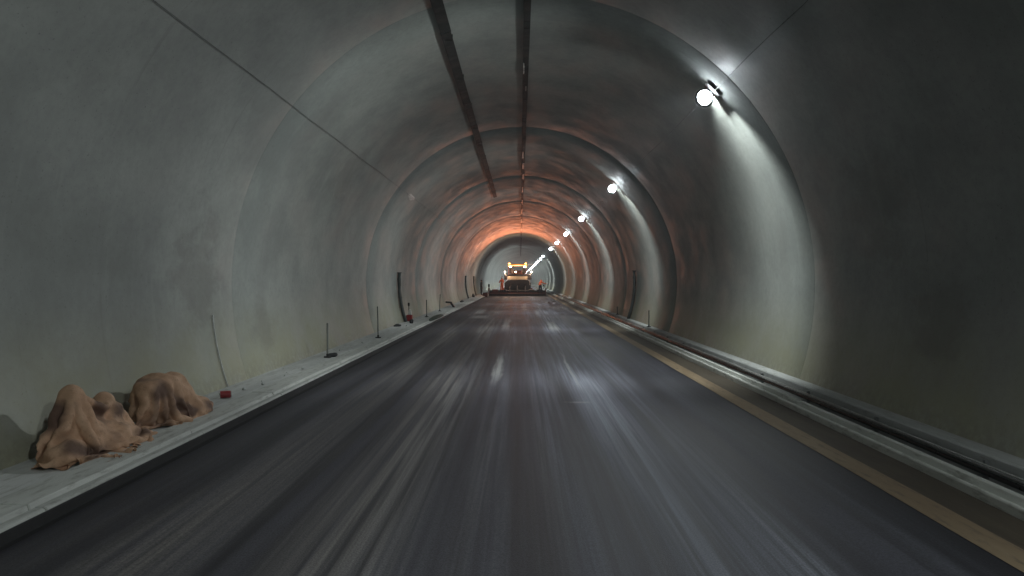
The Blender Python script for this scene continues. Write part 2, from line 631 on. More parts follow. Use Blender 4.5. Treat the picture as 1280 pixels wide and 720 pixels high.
# feed cable of the lamps, and a thin cable on the left haunch
def cable(name, ang, r, mat, label, sag=.03, y0=-20, y1=300, inset=.02, seed=0):
    pts = []
    y = y0
    while y <= y1:
        s = abs(math.sin(math.pi * y / 4.9)) * sag
        px, pz = on_vault(ang + noise.noise(Vector((y * .11, seed, 0))) * .002, inset + .02)
        pts.append((px, y, pz - sag + s))
        y += 1.2 if y < 60 else 6
    b = MB()
    b.tube(pts, r, 6)
    return tag(b.build(name, mat, None, True), label, 'cable')
cable('lamp_cable', math.atan2(5.72 - CZ, 3.80 - CX), .005, 'cable', 'thin dark cable running along the right vault past the lamps', .04)
cable('vault_cable', math.atan2(5.2 - CZ, -4.2 - CX), .0045, 'cable', 'thin dark cable running along the upper left of the vault', .01, inset=.0, seed=5)

# ceiling trays
def tray(name, x0, x1, y0, y1, dz, mat, label, lip, plates):
    dz -= .05
    root = empty(name, (0, 0, 0), label, 'cable tray')
    xm = (x0 + x1) / 2
    zt = CZ + math.sqrt(RAD ** 2 - (xm - CX) ** 2) - dz
    tilt = math.atan2(-(xm - CX), math.sqrt(RAD ** 2 - (xm - CX) ** 2))
    rot = Matrix.Rotation(-tilt, 4, 'Y')
    wd = x1 - x0
    first = None
    y = y0
    L = 3.0
    while y < y1 - .1:
        if first is None:
            b = MB()
            b.prism([(-wd / 2, lip), (-wd / 2, 0), (wd / 2, 0), (wd / 2, lip), (wd / 2 - .006, lip), (wd / 2 - .006, .006), (-wd / 2 + .006, .006), (-wd / 2 + .006, lip)], 'y', .008, L - .008)
            first = b.build('tray_section', mat, root)
            o = first
        else:
            o = first.copy()
            COL.objects.link(o)
        o.location = (xm + random.uniform(-.008, .008), y, zt + random.uniform(-.006, .006))
        o.rotation_euler = (0, -tilt + random.uniform(-.03, .03), 0)
        y += L
    b = MB()
    for s in (-1, 1):
        b.box((s * wd * .42, 0, dz / 2 + .05), (.02, .03, dz + .05))
    b.box((0, 0, -.012), (wd * .95, .03, .008))
    hg = b.build('hanger', 'tray', root)
    y = y0 + .4
    while y < y1:
        if hg.location.y != 0:
            hg = hg.copy()
            COL.objects.link(hg)
        hg.location = (xm, y, zt)
        y += 3.0
    mesh = None
    for (py, px, L2, w2) in plates:
        b = MB()
        b.box((0, 0, 0), (w2, L2, .012), .003)
        p = b.build('plate', 'pale', root)
        p.location = (xm + px, py, zt - .009)
    return root
tray('wide_cable_tray', -1.61, -1.39, -9, 45, .13, 'tray', 'wide dark cable tray on the ceiling, left of the middle', .04, [])
tray('narrow_cable_tray', .07, .21, -9, 168, .13, 'tray', 'narrow dark cable tray along the crown of the vault with pale patches',
     .04, [(18.3, -.05, .9, .03), (20.2, .02, .5, .02), (31, -.02, 1.6, .05), (34, .01, 1.6, .09), (37.5, .02, 2, .08), (43, 0, 2.4, .07), (50, .01, 3, .05), (57, .0, 3.5, .08), (66, .0, 4, .06), (78, 0, 5, .05), (90, 0, 5, .05)])

# ------------------------------------------------------------------ trench cables
trc = [(4.80, .085, .011, 'pale', 'thin cable coloured pale as a highlight, uppermost on the trench wall'), (4.835, .04, .02, 'cableg', 'grey cable just under the thin pale one'), (4.86, -.02, .03, 'cable', 'black cable below the pale one on the trench wall'), (4.70, -.11, .045, 'conduit', 'thick dark pipe on the floor of the cable trench'), (4.56, -.125, .035, 'cable', 'black hose on the trench floor nearest the kerb')]  # upper cables coloured lighter to carry the highlight along them
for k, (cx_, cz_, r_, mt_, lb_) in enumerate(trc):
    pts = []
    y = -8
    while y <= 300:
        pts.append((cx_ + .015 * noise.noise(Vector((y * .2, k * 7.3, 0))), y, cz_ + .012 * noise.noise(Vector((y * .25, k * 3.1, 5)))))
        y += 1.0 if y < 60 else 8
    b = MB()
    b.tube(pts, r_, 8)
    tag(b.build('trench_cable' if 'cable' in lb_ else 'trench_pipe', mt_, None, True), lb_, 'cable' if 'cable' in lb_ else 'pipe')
first = None
for k in range(30):
    if first is None:
        b = MB()
        b.box((4.90, 0, .0), (.05, .04, .2), .004)
        b.box((4.84, 0, -.055), (.12, .04, .012), .002)
        first = tag(b.build('cable_bracket', 'steel'), 'small steel bracket holding the cables on the trench wall', 'bracket', 'brackets along the trench wall')
        first.location = (0, 3, 0)
    else:
        o = first.copy()
        COL.objects.link(o)
        o.location = (0, 3 + 2.4 * k, 0)

# ------------------------------------------------------------------ conduits and rods on the walls
def wall_conduit(name, side, y, z1, r, mat, label, lean=0.0, z0=.14):
    pts = []
    for k in range(9):
        z = z0 + (z1 - z0) * k / 8
        xx = math.sqrt(max(0, (RAD - r - .015) ** 2 - (z - CZ) ** 2)) * side + CX
        pts.append((xx, y + lean * k / 8, z))
    root = empty(name, (0, 0, 0), label, 'pipe')
    b = MB()
    b.tube(pts, r, 10)
    b.build('pipe', mat, root, True)
    for k in (1, 4, 7):
        p = pts[k]
        b = MB()
        b.tube([(p[0], p[1], p[2] - .02), (p[0], p[1], p[2] + .02)], r * 1.18, 10)
        b.build('clamp', mat, root)
    b = MB()
    p = pts[-1]
    b.tube([p, (p[0], p[1], p[2] + .03)], r * 1.35, 10)
    b.build('cap', mat, root)
wall_conduit('wall_pipe', -1, 32.2, 2.27, .075, 'conduit', 'tall dark pipe rising on the left wall beside the red and white post')
wall_conduit('wall_pipe', 1, 34.6, 2.38, .075, 'conduit', 'tall dark pipe rising on the right wall')
wall_conduit('wall_pipe', -1, 12.7, 1.35, .012, 'walk', 'faint grey pipe low on the left wall past the brown sacks')
wall_conduit('wall_pipe', -1, 71.5, 2.3, .08, 'conduit', 'farther dark pipe on the orange lit left wall')
wall_conduit('wall_pipe', -1, 84.2, 2.3, .07, 'conduit', 'farthest dark pipe on the left wall by the dark clad worker')

def rod(x, y, h, r, label, foot=True, mat='greyc', lean=(0, 0), z=.13):
    root = empty('marker_rod', (x, y, z), label, 'rod', 'thin rods standing at the foot of the walls')
    b = MB()
    b.tube([(0, 0, 0), (lean[0], lean[1], h)], r, 7)
    b.build('rod', mat, root)
    if foot:
        b = MB()
        b.tube([(0, 0, 0), (0, 0, .03)], .09, 12)
        b.tube([(0, 0, .03), (0, 0, .09)], .03, 8)
        b.build('foot', 'black', root)
rod(-4.60, 17.6, .82, .022, 'thin grey rod on the walkway, nearest to the sacks')
rod(-4.52, 23.5, 1.0, .02, 'thin rod on the walkway halfway between sacks and tall pipe', lean=(-.02, 0))
rod(-4.63, 36.6, .85, .025, 'thin rod just past the tall left pipe')
rod(-4.70, 43.2, .98, .028, 'thin rod beside the bent black scrap', lean=(.03, 0))
rod(4.98, 28.6, .64, .022, 'thin rod on the right ledge', z=.155)
rod(5.08, 38.6, .42, .03, 'short rod on the right ledge past the tall pipe', z=.155)

# red and white post with lamp stick
root = empty('hazard_post', (-4.93, 32.9, .13), 'short red and white post with a dark stick beside the tall left pipe', 'post')
b = MB()
b.box((0, 0, .14), (.26, .24, .28), .02)
b.build('red_base', 'red', root)
b = MB()
b.box((.02, 0, .40), (.16, .14, .24), .02, None, (.6, .6))
b.build('white_cone', 'white', root)
b = MB()
b.tube([(-.03, 0, .28), (-.03, 0, .78)], .018, 6)
b.tube([(-.03, 0, .68), (-.03, 0, .82)], .045, 8)
b.build('stick', 'black', root)
# small dark red can on the walkway
root = empty('red_can', (-4.63, 11.55, .135), 'small dark red can lying near the wall beyond the brown sacks', 'can')
b = MB()
b.tube([(-.07, -.03, .055), (.07, .03, .055)], .055, 14)
b.build('can_body', 'red', root, False)
b = MB()
b.tube([(.07, .03, .055), (.082, .035, .055)], .045, 14)
b.build('rim', 'steel', root)

# black foot piece, debris
def scrap(name, loc, dims, mat, label, cat, seed, rz=0.0, bend=0.0):
    b = bmesh.new()
    bmesh.ops.create_icosphere(b, subdivisions=3, radius=.5)
    for v in b.verts:
        n_ = noise.noise(v.co * 2.2 + Vector((seed, 0, 0))) * .35 + noise.noise(v.co * 6 + Vector((0, seed, 0))) * .12
        v.co *= (1 + n_)
        v.co = Vector((v.co.x * dims[0], v.co.y * dims[1], v.co.z * dims[2]))
        v.co.z = max(v.co.z, -dims[2] * .3) + dims[2] * .3
    me = bpy.data.meshes.new(name)
    b.to_mesh(me)
    b.free()
    o = link(name, me, mat)
    o.location = loc
    o.rotation_euler = (0, 0, rz)
    return tag(o, label, cat)
scrap('rubble', (-4.55, 17.9, .13), (.22, .5, .10), 'darkcloth', 'dark lump of rubble at the foot of the nearest rod', 'rubble', 3)
scrap('rubble', (-4.87, 29.3, .13), (.3, .5, .12), 'black', 'dark lump of rubble by the wall before the tall pipe', 'rubble', 9)
scrap('rubble', (-4.60, 31.3, .13), (.16, .3, .22), 'darkcloth', 'dark scrap in front of the red and white post', 'rubble', 11)
scrap('tarpaulin', (-4.02, 35.5, .14), (.34, 5.2, .14), 'greenish', 'dark green tarpaulin bundled along the left kerb edge', 'tarpaulin', 14)
scrap('rubble', (-4.72, 60, .13), (.3, .6, .2), 'black', 'small dark lump on the far left walkway', 'rubble', 19)
scrap('rubble', (-4.85, 77, .13), (.3, .6, .45), 'black', 'dark heap on the walkway by the farther pipe', 'rubble', 21)
root = empty('bent_scrap', (-4.52, 48.5, .13), 'bent black offcut leaning on the left walkway', 'scrap')
b = MB()
b.box((.10, 0, .16), (.12, .3, .42), .02, Matrix.Rotation(R(-35), 4, 'Y'))
b.build('lower_leg', 'black', root)
b = MB()
b.box((-.15, 0, .35), (.42, .3, .11), .02, Matrix.Rotation(R(6), 4, 'Y'))
b.build('upper_arm', 'black', root)
# small loose stones near the kerb
for k in range(14):
    yy = random.choice([random.uniform(9, 16), random.uniform(16, 30)])
    scrap('stone', (random.uniform(-4.95, -4.45), yy, .135), (random.uniform(.03, .08),) * 3, 'walk', 'small loose stone on the pale left walkway', 'stone', 30 + k)['group'] = 'loose stones on the walkway'

# ------------------------------------------------------------------ crumpled sacks
import numpy as np
def crumpled_sack(loc, label, size, z0, props, seed, comp, amp, scale=(1, 1, 1), steps=150, pegs=()):
    """a sheet of sacking that falls over what it covers and keeps its folds (a small cloth solver)"""
    cell = .036
    n0, n1 = int(size[0] / cell), int(size[1] / cell)
    P_ = np.zeros((n0 + 1, n1 + 1, 3))
    for a in range(n0 + 1):
        for b_ in range(n1 + 1):
            u, v = a / n0 - .5, b_ / n1 - .5
            q = Vector((u * size[0] * 3.2, v * size[1] * 3.2, seed))
            wv = noise.noise_vector(q * 1.1 + Vector((4, 0, 0))) * amp * .8
            P_[a, b_] = (u * size[0] * comp[0] + wv.x, v * size[1] * comp[1] + wv.y,
                         z0 + amp * noise.noise(q) * 1.3 + amp * .5 * noise.noise(q * 2.2))
    V_ = np.zeros_like(P_)
    dt = 1 / 60
    pairs = []
    for (da, db, st) in ((1, 0, 1), (0, 1, 1), (1, 1, .5), (1, -1, .5), (2, 0, .22), (0, 2, .22)):
        for par in (0, 1):
            A_, B_ = np.meshgrid(np.arange(n0 + 1), np.arange(n1 + 1), indexing='ij')
            ok = (A_ + da <= n0) & (B_ + db <= n1) & (B_ + db >= 0)
            key = (A_ if da else B_) // max(da, abs(db))
            ok &= (key % 2 == par)
            a, b_ = A_[ok], B_[ok]
            pairs.append((a, b_, a + da, b_ + db, cell * math.hypot(da, db), st))
    for step in range(steps):
        V_[..., 2] -= 9.8 * dt
        V_ *= .975
        N_ = P_ + V_ * dt
        for it in range(7):
            for (a, b_, c, d, L, st) in pairs:
                dv = N_[c, d] - N_[a, b_]
                ln = np.linalg.norm(dv, axis=1) + 1e-9
                cr = (st * .5 * (ln - L) / ln)[:, None] * dv
                N_[a, b_] += cr
                N_[c, d] -= cr
            for (centre, dims) in props:
                middle = np.array(centre)
                half = np.array(dims) * .5 + .012
                rel = (N_ - middle) / half
                far = np.linalg.norm(rel, axis=2)
                hit = far < 1
                if hit.any():
                    N_[hit] = middle + rel[hit] / np.maximum(far[hit], .05)[:, None] * half
                    if it == 6:
                        N_[hit] = N_[hit] * .4 + P_[hit] * .6
            for (px, py, top, wd) in pegs:
                gone = np.hypot(N_[..., 0] - px, N_[..., 1] - py) / (wd * .5)
                floor_z = top - wd * .5 * gone ** 2 - np.maximum(gone - 1, 0) * 99
                N_[..., 2] = np.maximum(N_[..., 2], floor_z)
            low = N_[..., 2] < .008
            N_[low, 0] = P_[low, 0]
            N_[low, 1] = P_[low, 1]
            N_[..., 2] = np.maximum(N_[..., 2], .008)
            N_[..., 0] = np.maximum(N_[..., 0], -.44)
        N_ = np.round(N_, 6)
        V_ = np.clip((N_ - P_) / dt, -3, 3)
        P_ = N_
    P_ *= np.array(scale)
    # hard creases pressed into the sacking
    du = np.gradient(P_, axis=0)
    dv = np.gradient(P_, axis=1)
    nr = np.cross(du, dv)
    nr /= np.linalg.norm(nr, axis=2)[..., None] + 1e-9
    for a in range(n0 + 1):
        for b_ in range(n1 + 1):
            q = Vector((a * cell, b_ * cell, seed))
            q += noise.noise_vector(q * 2.5) * .12
            d5 = noise.voronoi(q * 4.2)[0]
            d9 = noise.voronoi(q * 9.0)[0]
            P_[a, b_] += nr[a, b_] * ((1 - min(1, (d5[1] - d5[0]) * 2.2)) * .05 + (1 - min(1, (d9[1] - d9[0]) * 2.2)) * .022 - .03 + .05 * noise.noise(q * 3.2))
    P_[..., 2] = np.maximum(P_[..., 2], .008)
    bm = bmesh.new()
    vs = [[bm.verts.new(P_[a, b_]) for b_ in range(n1 + 1)] for a in range(n0 + 1)]
    for a in range(n0):
        for b_ in range(n1):
            u, v = (a + .5) / n0 * 2 - 1, (b_ + .5) / n1 * 2 - 1
            rd = (abs(u) ** 3 + abs(v) ** 3) ** (1 / 3)
            if rd < .95 + .18 * noise.noise(Vector((u * 2.4, v * 2.4, seed + 3))):
                bm.faces.new((vs[a][b_], vs[a + 1][b_], vs[a + 1][b_ + 1], vs[a][b_ + 1]))
    bmesh.ops.delete(bm, geom=[v for v in bm.verts if not v.link_faces], context='VERTS')
    me = bpy.data.meshes.new('crumpled_sack')
    bm.to_mesh(me)
    bm.free()
    at = me.attributes.new('blotch', 'FLOAT', 'POINT')
    for v in me.vertices:
        at.data[v.index].value = max(0, min(.85, (noise.noise(v.co * 3.1 + Vector((seed, 2, 1))) - .12) * 3.2))  # dark blotches placed by noise
    for p in me.polygons:
        p.use_smooth = True
    o = link('crumpled_sack', me, 'sack')
    sd = o.modifiers.new('thickness', 'SOLIDIFY')
    sd.thickness = .007
    sb = o.modifiers.new('smooth', 'SUBSURF')
    sb.levels = sb.render_levels = 1
    o.location = loc
    return tag(o, label, 'sack')
crumpled_sack((-4.62, 7.92, .125), 'brown crumpled sack nearest the camera with two upright peaks on the walkway',
              (1.35, 2.5), .80, [((.0, .18, .10), (.46, 1.2, .34)), ((.02, -.5, .08), (.34, .4, .26))],
              3.0, (.60, .62), .18, pegs=((-.10, -.20, .74, .20), (-.10, .40, .58, .18)))
crumpled_sack((-4.64, 9.72, .125), 'brown domed sack behind the two-peaked one, beside the red can',
              (1.4, 2.1), .95, [((-.08, -.20, .54), (.44, .70, .34)), ((-.06, .12, .34), (.40, .44, .66)), ((.16, .30, .12), (.36, .9, .30)), ((.1, -.1, .1), (.3, .3, .3)), ((-.1, .38, .28), (.3, .24, .40))],
              8.0, (.48, .54), .24, (1.0, .95, .92))

# ------------------------------------------------------------------ people
def person(name, loc, rz, label, joints, colours, hat=None, hand_curl=1.0):
    """joints: overrides of the default standing pose, metres, facing +Y local"""
    J = dict(pelvis=(0, 0, .95), waist=(0, 0, 1.08), chest=(0, .01, 1.32), neckb=(0, 0, 1.47), neck=(0, .01, 1.54), head=(0, .03, 1.64), top=(0, .02, 1.73),
             shL=(-.19, 0, 1.42), elL=(-.27, -.02, 1.14), wrL=(-.27, .08, .90), shR=(.19, 0, 1.42), elR=(.27, -.02, 1.14), wrR=(.27, .08, .90),
             hipL=(-.10, 0, .92), knL=(-.12, .03, .50), anL=(-.12, -.01, .09), toL=(-.14, .15, .04), hipR=(.10, 0, .92), knR=(.12, .03, .50), anR=(.12, -.01, .09), toR=(.14, .15, .04))
    J.update(joints)
    RADI = dict(pelvis=.155, waist=.14, chest=.185, neckb=.10, neck=.058, head=.095, top=.07, shL=.09, elL=.072, wrL=.038, shR=.09, elR=.072, wrR=.034,
                hipL=.12, knL=.092, anL=.062, toL=.04, hipR=.12, knR=.092, anR=.062, toR=.04)
    names = list(J)
    verts = [Vector(J[k]) for k in names]
    rad = [RADI[k] for k in names]
    ix = {k: i for i, k in enumerate(names)}
    E = [('pelvis', 'waist'), ('waist', 'chest'), ('chest', 'neckb'), ('neckb', 'neck'), ('neck', 'head'), ('head', 'top'), ('neckb', 'shL'), ('shL', 'elL'), ('elL', 'wrL'),
         ('neckb', 'shR'), ('shR', 'elR'), ('elR', 'wrR'), ('pelvis', 'hipL'), ('hipL', 'knL'), ('knL', 'anL'), ('anL', 'toL'), ('pelvis', 'hipR'), ('hipR', 'knR'), ('knR', 'anR'), ('anR', 'toR')]
    edges = [(ix[a], ix[b]) for a, b in E]
    for s, sx in (('L', -1), ('R', 1)):
        wv = verts[ix['wr' + s]]
        d = (wv - verts[ix['el' + s]]).normalized()
        side = d.cross(Vector((sx, 0, 0.001))).normalized()
        palm = wv + d * .07
        pi = len(verts)
        verts.append(palm)
        rad.append(.03)
        edges.append((ix['wr' + s], pi))
        inw = Vector((-sx, 0, 0))
        for f in range(4):
            o_ = side * (f - 1.5) * .021
            ln = (.075, .085, .08, .06)[f]
            a = len(verts)
            verts.append(palm + o_ + d * (.03 + ln * .5) + inw * .008)
            verts.append(palm + o_ + d * (.03 + ln * .9) + inw * .035 * hand_curl)
            rad += [.0095, .008]
            edges += [(pi, a), (a, a + 1)]
        a = len(verts)
        verts.append(palm - d * .02 + side * .045 + inw * .02)
        verts.append(palm + d * .03 + side * .055 + inw * .035)
        rad += [.011, .009]
        edges += [(pi, a), (a, a + 1)]
    me = bpy.data.meshes.new('t')
    me.from_pydata(verts, edges, [])
    o = bpy.data.objects.new('t', me)
    COL.objects.link(o)
    o.modifiers.new('s', 'SKIN')
    for i, sv in enumerate(me.skin_vertices[0].data):
        sv.radius = (rad[i], rad[i] * (.72 if names[i:i + 1] and names[i] in ('pelvis', 'waist', 'chest') else 1))
        sv.use_root = (i == 0)
    sb = o.modifiers.new('b', 'SUBSURF')
    sb.levels = sb.render_levels = 1
    dg = bpy.context.evaluated_depsgraph_get()
    body = bpy.data.meshes.new_from_object(o.evaluated_get(dg))
    bpy.data.objects.remove(o)
    root = empty(name, loc, label, 'person', rz=rz)
    body.materials.clear()
    for k in ('skin', colours[0], colours[1], 'black'):
        body.materials.append(MAT[k])
    segs = [(verts[a], verts[b_], a, b_) for a, b_ in edges]
    cloth = {}
    for k in ('pelvis', 'hipL', 'hipR', 'knL', 'knR'):
        cloth[ix[k]] = 2
    for k in ('anL', 'anR', 'toL', 'toR'):
        cloth[ix[k]] = 3
    for k in ('waist', 'chest', 'neckb', 'shL', 'shR', 'elL', 'elR', 'wrL', 'wrR'):
        cloth[ix[k]] = 1
    for p in body.polygons:
        c = p.center
        best = min(range(len(verts)), key=lambda i_: (verts[i_] - c).length - rad[i_])
        p.material_index = cloth.get(best, 0)
        p.use_smooth = True
    bo = bpy.data.objects.new('body', body)
    COL.objects.link(bo)
    bo.parent = root
    h = verts[ix['head']]
    fw = Vector((0, 1, 0))
    # face: nose, eyes, ears
    b = MB()
    b.box(h + Vector((0, .095, 0)), (.025, .03, .045), .008)
    b.build('nose', 'skin', root)
    for s in (-1, 1):
        b = MB()
        b.box(h + Vector((s * .033, .088, .02)), (.022, .012, .012), .004)
        b.build('eye', 'hair', root)
    b = MB()
    b.box(h + Vector((0, .086, -.045)), (.045, .012, .01), .003)
    b.build('mouth', 'rust', root)
    for s in (-1, 1):
        b = MB()
        b.box(h + Vector((s * .098, 0, 0)), (.02, .035, .06), .008)
        b.build('ear', 'skin', root)
    b = bmesh.new()
    bmesh.ops.create_uvsphere(b, u_segments=16, v_segments=10, radius=.118)
    bmesh.ops.delete(b, geom=[v for v in b.verts if v.co.z < (-.01 if hat else -.05 + (v.co.y > 0) * .08)], context='VERTS')
    for v in b.verts:
        v.co = v.co + h + Vector((0, -.012, .035))
    m_ = MB()
    m_.bm.free()
    m_.bm = b
    if hat:
        m_.tube([h + Vector((0, 0, .02)), h + Vector((0, .0, .032))], .14, 16)
        m_.build('helmet', hat, root, False)
    else:
        m_.build('hair', 'hair', root, True)
    if colours[0] == 'hivis':
        b = MB()
        c = verts[ix['chest']]
        w_ = verts[ix['waist']]
        b.tube([w_ + (c - w_) * .35, w_ + (c - w_) * .52], .17, 14)
        ob = b.build('reflective_band', 'silver', root)
        for v in ob.data.vertices:
            v.co.y = (v.co.y - w_.y) * .76 + w_.y
    return root

# paver first row: y of its rear face
PY = 86.0
person('person', (-2.1, PY - .25, .48), R(35), 'worker in orange hi-vis clothing standing at the left end of the screed',
       dict(elL=(-.30, .05, 1.16), wrL=(-.22, .28, 1.12), elR=(.28, .06, 1.16), wrR=(.18, .28, 1.08)), ('hivis', 'hivis'), 'white')
person('person', (2.35, PY - .30, .30), R(-20), 'worker in orange jacket and navy trousers leaning at the right end of the screed',
       dict(waist=(0, .06, 1.06), chest=(.0, .20, 1.25), neckb=(0, .29, 1.35), neck=(0, .35, 1.40), head=(0, .42, 1.46), top=(0, .45, 1.54),
            shL=(-.19, .27, 1.31), elL=(-.28, .34, 1.06), wrL=(-.2, .52, .96), shR=(.19, .27, 1.31), elR=(.42, .30, 1.18), wrR=(.66, .36, 1.16)), ('hivis', 'navy'), 'hivis')
person('person', (-4.52, 86.2, .14), R(-80), 'worker in dark clothes standing on the left walkway',
       dict(elL=(-.26, -.03, 1.15), wrL=(-.24, .05, .92)), ('darkcloth', 'darkcloth'), 'black')

# ------------------------------------------------------------------ paver
root = empty('road_paver', (0, PY, 0), 'black and yellow road paver with lit canopy working across the road', 'paver')
P = root
def pb(name, fn, mat, parent=None, smooth=False):
    b = MB()
    fn(b)
    return b.build(name, mat, parent or P, smooth)
# screed across the lane
pb('screed', lambda b: (b.box((-.32, .35, .48), (6.5, .70, .46), .04), b.box((-.32, .02, .20), (6.6, .34, .30), .03)), 'blackp')
pb('screed_step', lambda b: (b.box((-.32, -.22, .30), (6.3, .30, .035), .008), b.box((-.32, -.08, .40), (6.3, .03, .14), .006)), 'rust')
pb('smoothing_plate', lambda b: b.box((-.32, .05, .045), (6.55, .9, .05), .01), 'steel')
for sx in (-3.63, 2.99):
    e = pb('end_gate', lambda b: (b.box((sx, .25, .40), (.07, 1.3, .72), .015), b.box((sx, .0, .86), (.12, .2, .22), .02), b.tube([(sx, .3, .7), (sx, .3, 1.05)], .035, 8)), 'rust')
for sx in (-2.9, -1.95, 1.35, 2.3):
    pb('extension_box', lambda b: b.box((sx, .2, .66), (.72, .5, .30), .04), 'rust' if sx < -2 else 'blackp')
for sx in (-1.2, -.3, .6):
    pb('hydraulic_cylinder', lambda b: (b.tube([(sx, .0, .6), (sx, .42, 1.2)], .05, 10), b.tube([(sx, -.05, .5), (sx, .05, .65)], .03, 8)), 'black')
# tractor body above the screed
pb('tractor_body', lambda b: (b.prism([(-1.80, .55), (-1.82, 1.55), (-1.45, 1.86), (-.9, 1.92), (.55, 1.92), (1.0, 1.86), (1.27, 1.55), (1.25, .55)], 'y', .75, 5.2),), 'blackp')
pb('rear_hatch', lambda b: b.prism([(-1.35, .85), (-1.35, 1.52), (-1.15, 1.7), (.65, 1.7), (.85, 1.52), (.85, .85)], 'y', .70, .76), 'black')
for k in range(7):
    pb('grille_slat', lambda b: b.box((-.25, .685, .95 + k * .1), (1.9, .03, .03), .004, Matrix.Rotation(R(25), 4, 'X')), 'blackp')
for sx in (-1.93, 1.38):
    pb('tow_arm', lambda b: (b.box((sx, 2.1, .85), (.14, 3.6, .30), .03), b.box((sx, .5, .75), (.16, .5, .5), .03)), 'rust')
for sx in (-1.45, .92):
    t = pb('crawler_track', lambda b: b.prism([(1.2, .08), (1.0, .3), (1.1, .62), (1.4, .75), (4.6, .75), (4.9, .6), (5.0, .3), (4.8, .08)], 'x', sx - .17, sx + .17), 'black')
    for k in range(4):
        pb('road_wheel', lambda b: b.tube([(sx - .19, 1.6 + k * .9, .33), (sx + .19, 1.6 + k * .9, .33)], .22, 14), 'steel', t)
pb('hopper', lambda b: (b.box((-1.75, 6.3, 1.1), (.08, 2.2, .9), .02), b.box((1.2, 6.3, 1.1), (.08, 2.2, .9), .02), b.box((-.27, 6.3, .7), (2.9, 2.2, .08), .02)), 'rust')
# cream control panel and deck
pb('control_panel', lambda b: (b.box((-.27, .86, 2.15), (2.36, .16, .42), .03), b.box((-.27, .84, 1.95), (2.2, .1, .06), .01)), 'cream')
pb('panel_edge', lambda b: (b.tube([(-1.5, .78, 1.75), (-1.48, .78, 1.93), (-1.3, .78, 1.98)], .03, 8), b.tube([(1.15, .73, 1.3), (1.14, .73, 1.75), (.95, .73, 1.95)], .025, 8)), 'white')
pb('deck', lambda b: (b.box((-.25, 1.9, 2.42), (3.1, 2.3, .08), .015), b.box((-.25, .82, 2.52), (3.0, .06, .12), .01)), 'blackp')
for sx, wd in ((-1.68, .34), (1.15, .42)):
    c = pb('side_console', lambda b: (b.box((sx, .85, 2.18), (wd, .3, .46), .04), b.box((sx, .8, 2.48), (wd * .8, .2, .16), .03, Matrix.Rotation(R(-25), 4, 'X'))), 'black')
    pb('console_screen', lambda b: b.box((sx, .69, 2.49), (wd * .55, .012, .09), .003, Matrix.Rotation(R(-25), 4, 'X')), 'conduit', c)
for sx in (-1.0, .45):
    s_ = pb('seat', lambda b: (b.box((sx, 1.6, 2.72), (.5, .5, .12), .04), b.box((sx, 1.36, 3.0), (.46, .1, .55), .04, Matrix.Rotation(R(8), 4, 'X'))), 'seat')
    pb('armrest', lambda b: b.box((sx + .27, 1.6, 2.9), (.06, .4, .06), .015), 'seat', s_)
pb('steering_console', lambda b: (b.box((-.25, 2.4, 2.75), (1.5, .3, .6), .05), b.tube([(-.9, 2.2, 3.0), (-.9, 2.25, 3.2)], .03, 8)), 'rust')
pb('guard_rail', lambda b: [b.tube([(-1.7, 1.0, z), (-1.7, 2.9, z)], .02, 8) for z in (2.75, 3.05)] + [b.tube([(1.2, 1.0, z), (1.2, 2.9, z)], .02, 8) for z in (2.75, 3.05)] + [b.tube([(x_, 1.0, 2.46), (x_, 1.0, 3.05)], .02, 8) for x_ in (-1.7, 1.2)] + [b.tube([(-1.7, .95, 2.78), (-.8, .95, 2.78)], .018, 6), b.tube([(.5, .95, 2.78), (1.2, .95, 2.78)], .018, 6)], 'rust')
for sx in (-1.36, .76):
    for sy in (1.05, 2.9):
        pb('canopy_post', lambda b: b.tube([(sx, sy, 2.46), (sx * .98, sy, 3.55)], .035, 8), 'rust')
can = pb('canopy', lambda b: (b.prism([(-1.48, 3.55), (-1.42, 3.68), (-1.1, 3.76), (.5, 3.76), (.84, 3.68), (.90, 3.55)], 'y', .85, 3.1),), 'yellow')
pb('canopy_glow_trim', lambda b: b.box((-.29, .835, 3.60), (2.2, .03, .10), .008), 'amber', can)  # trim given its own glow in place of light on the canopy edge
pb('canopy_lining', lambda b: b.box((-.29, 2.0, 3.535), (2.2, 2.1, .03), .01), 'blackp', can)
pb('boom', lambda b: (b.tube([(.75, 1.0, 3.74), (1.6, 1.0, 3.75)], .02, 8),), 'steel', can)
pb('exhaust_pipe', lambda b: (b.tube([(.98, 3.2, 1.9), (.98, 3.2, 3.5), (1.02, 3.25, 3.62)], .06, 10),), 'steel')
for sx in (-1.25, .66):
    bc = pb('beacon', lambda b: b.tube([(sx, 1.0, 3.70), (sx, 1.0, 3.76)], .10, 14), 'blackp', can)
pb('beacon_dome', lambda b: b.tube([(-1.25, 1.0, 3.76), (-1.25, 1.0, 3.86), (-1.25, 1.0, 3.90)], .08, 14, True, [.085, .085, .05]), 'beacon')
pb('beacon_dome', lambda b: b.tube([(.66, 1.0, 3.76), (.66, 1.0, 3.86), (.66, 1.0, 3.90)], .08, 14, True, [.085, .085, .05]), 'beacon')
for sx in (-1.13, .56):
    wl = pb('work_light', lambda b: b.box((sx, .76, 3.46), (.30, .1, .20), .02), 'blackp')
    pb('lens', lambda b: b.box((sx, .705, 3.46), (.25, .012, .15), .004), 'work', wl)
dl = pb('deck_lamp', lambda b: b.tube([(-.52, 1.25, 2.86), (-.52, 1.32, 2.86)], .09, 12), 'blackp')
pb('lens', lambda b: b.tube([(-.52, 1.235, 2.86), (-.52, 1.249, 2.86)], .075, 12), 'deck_lamp', dl)
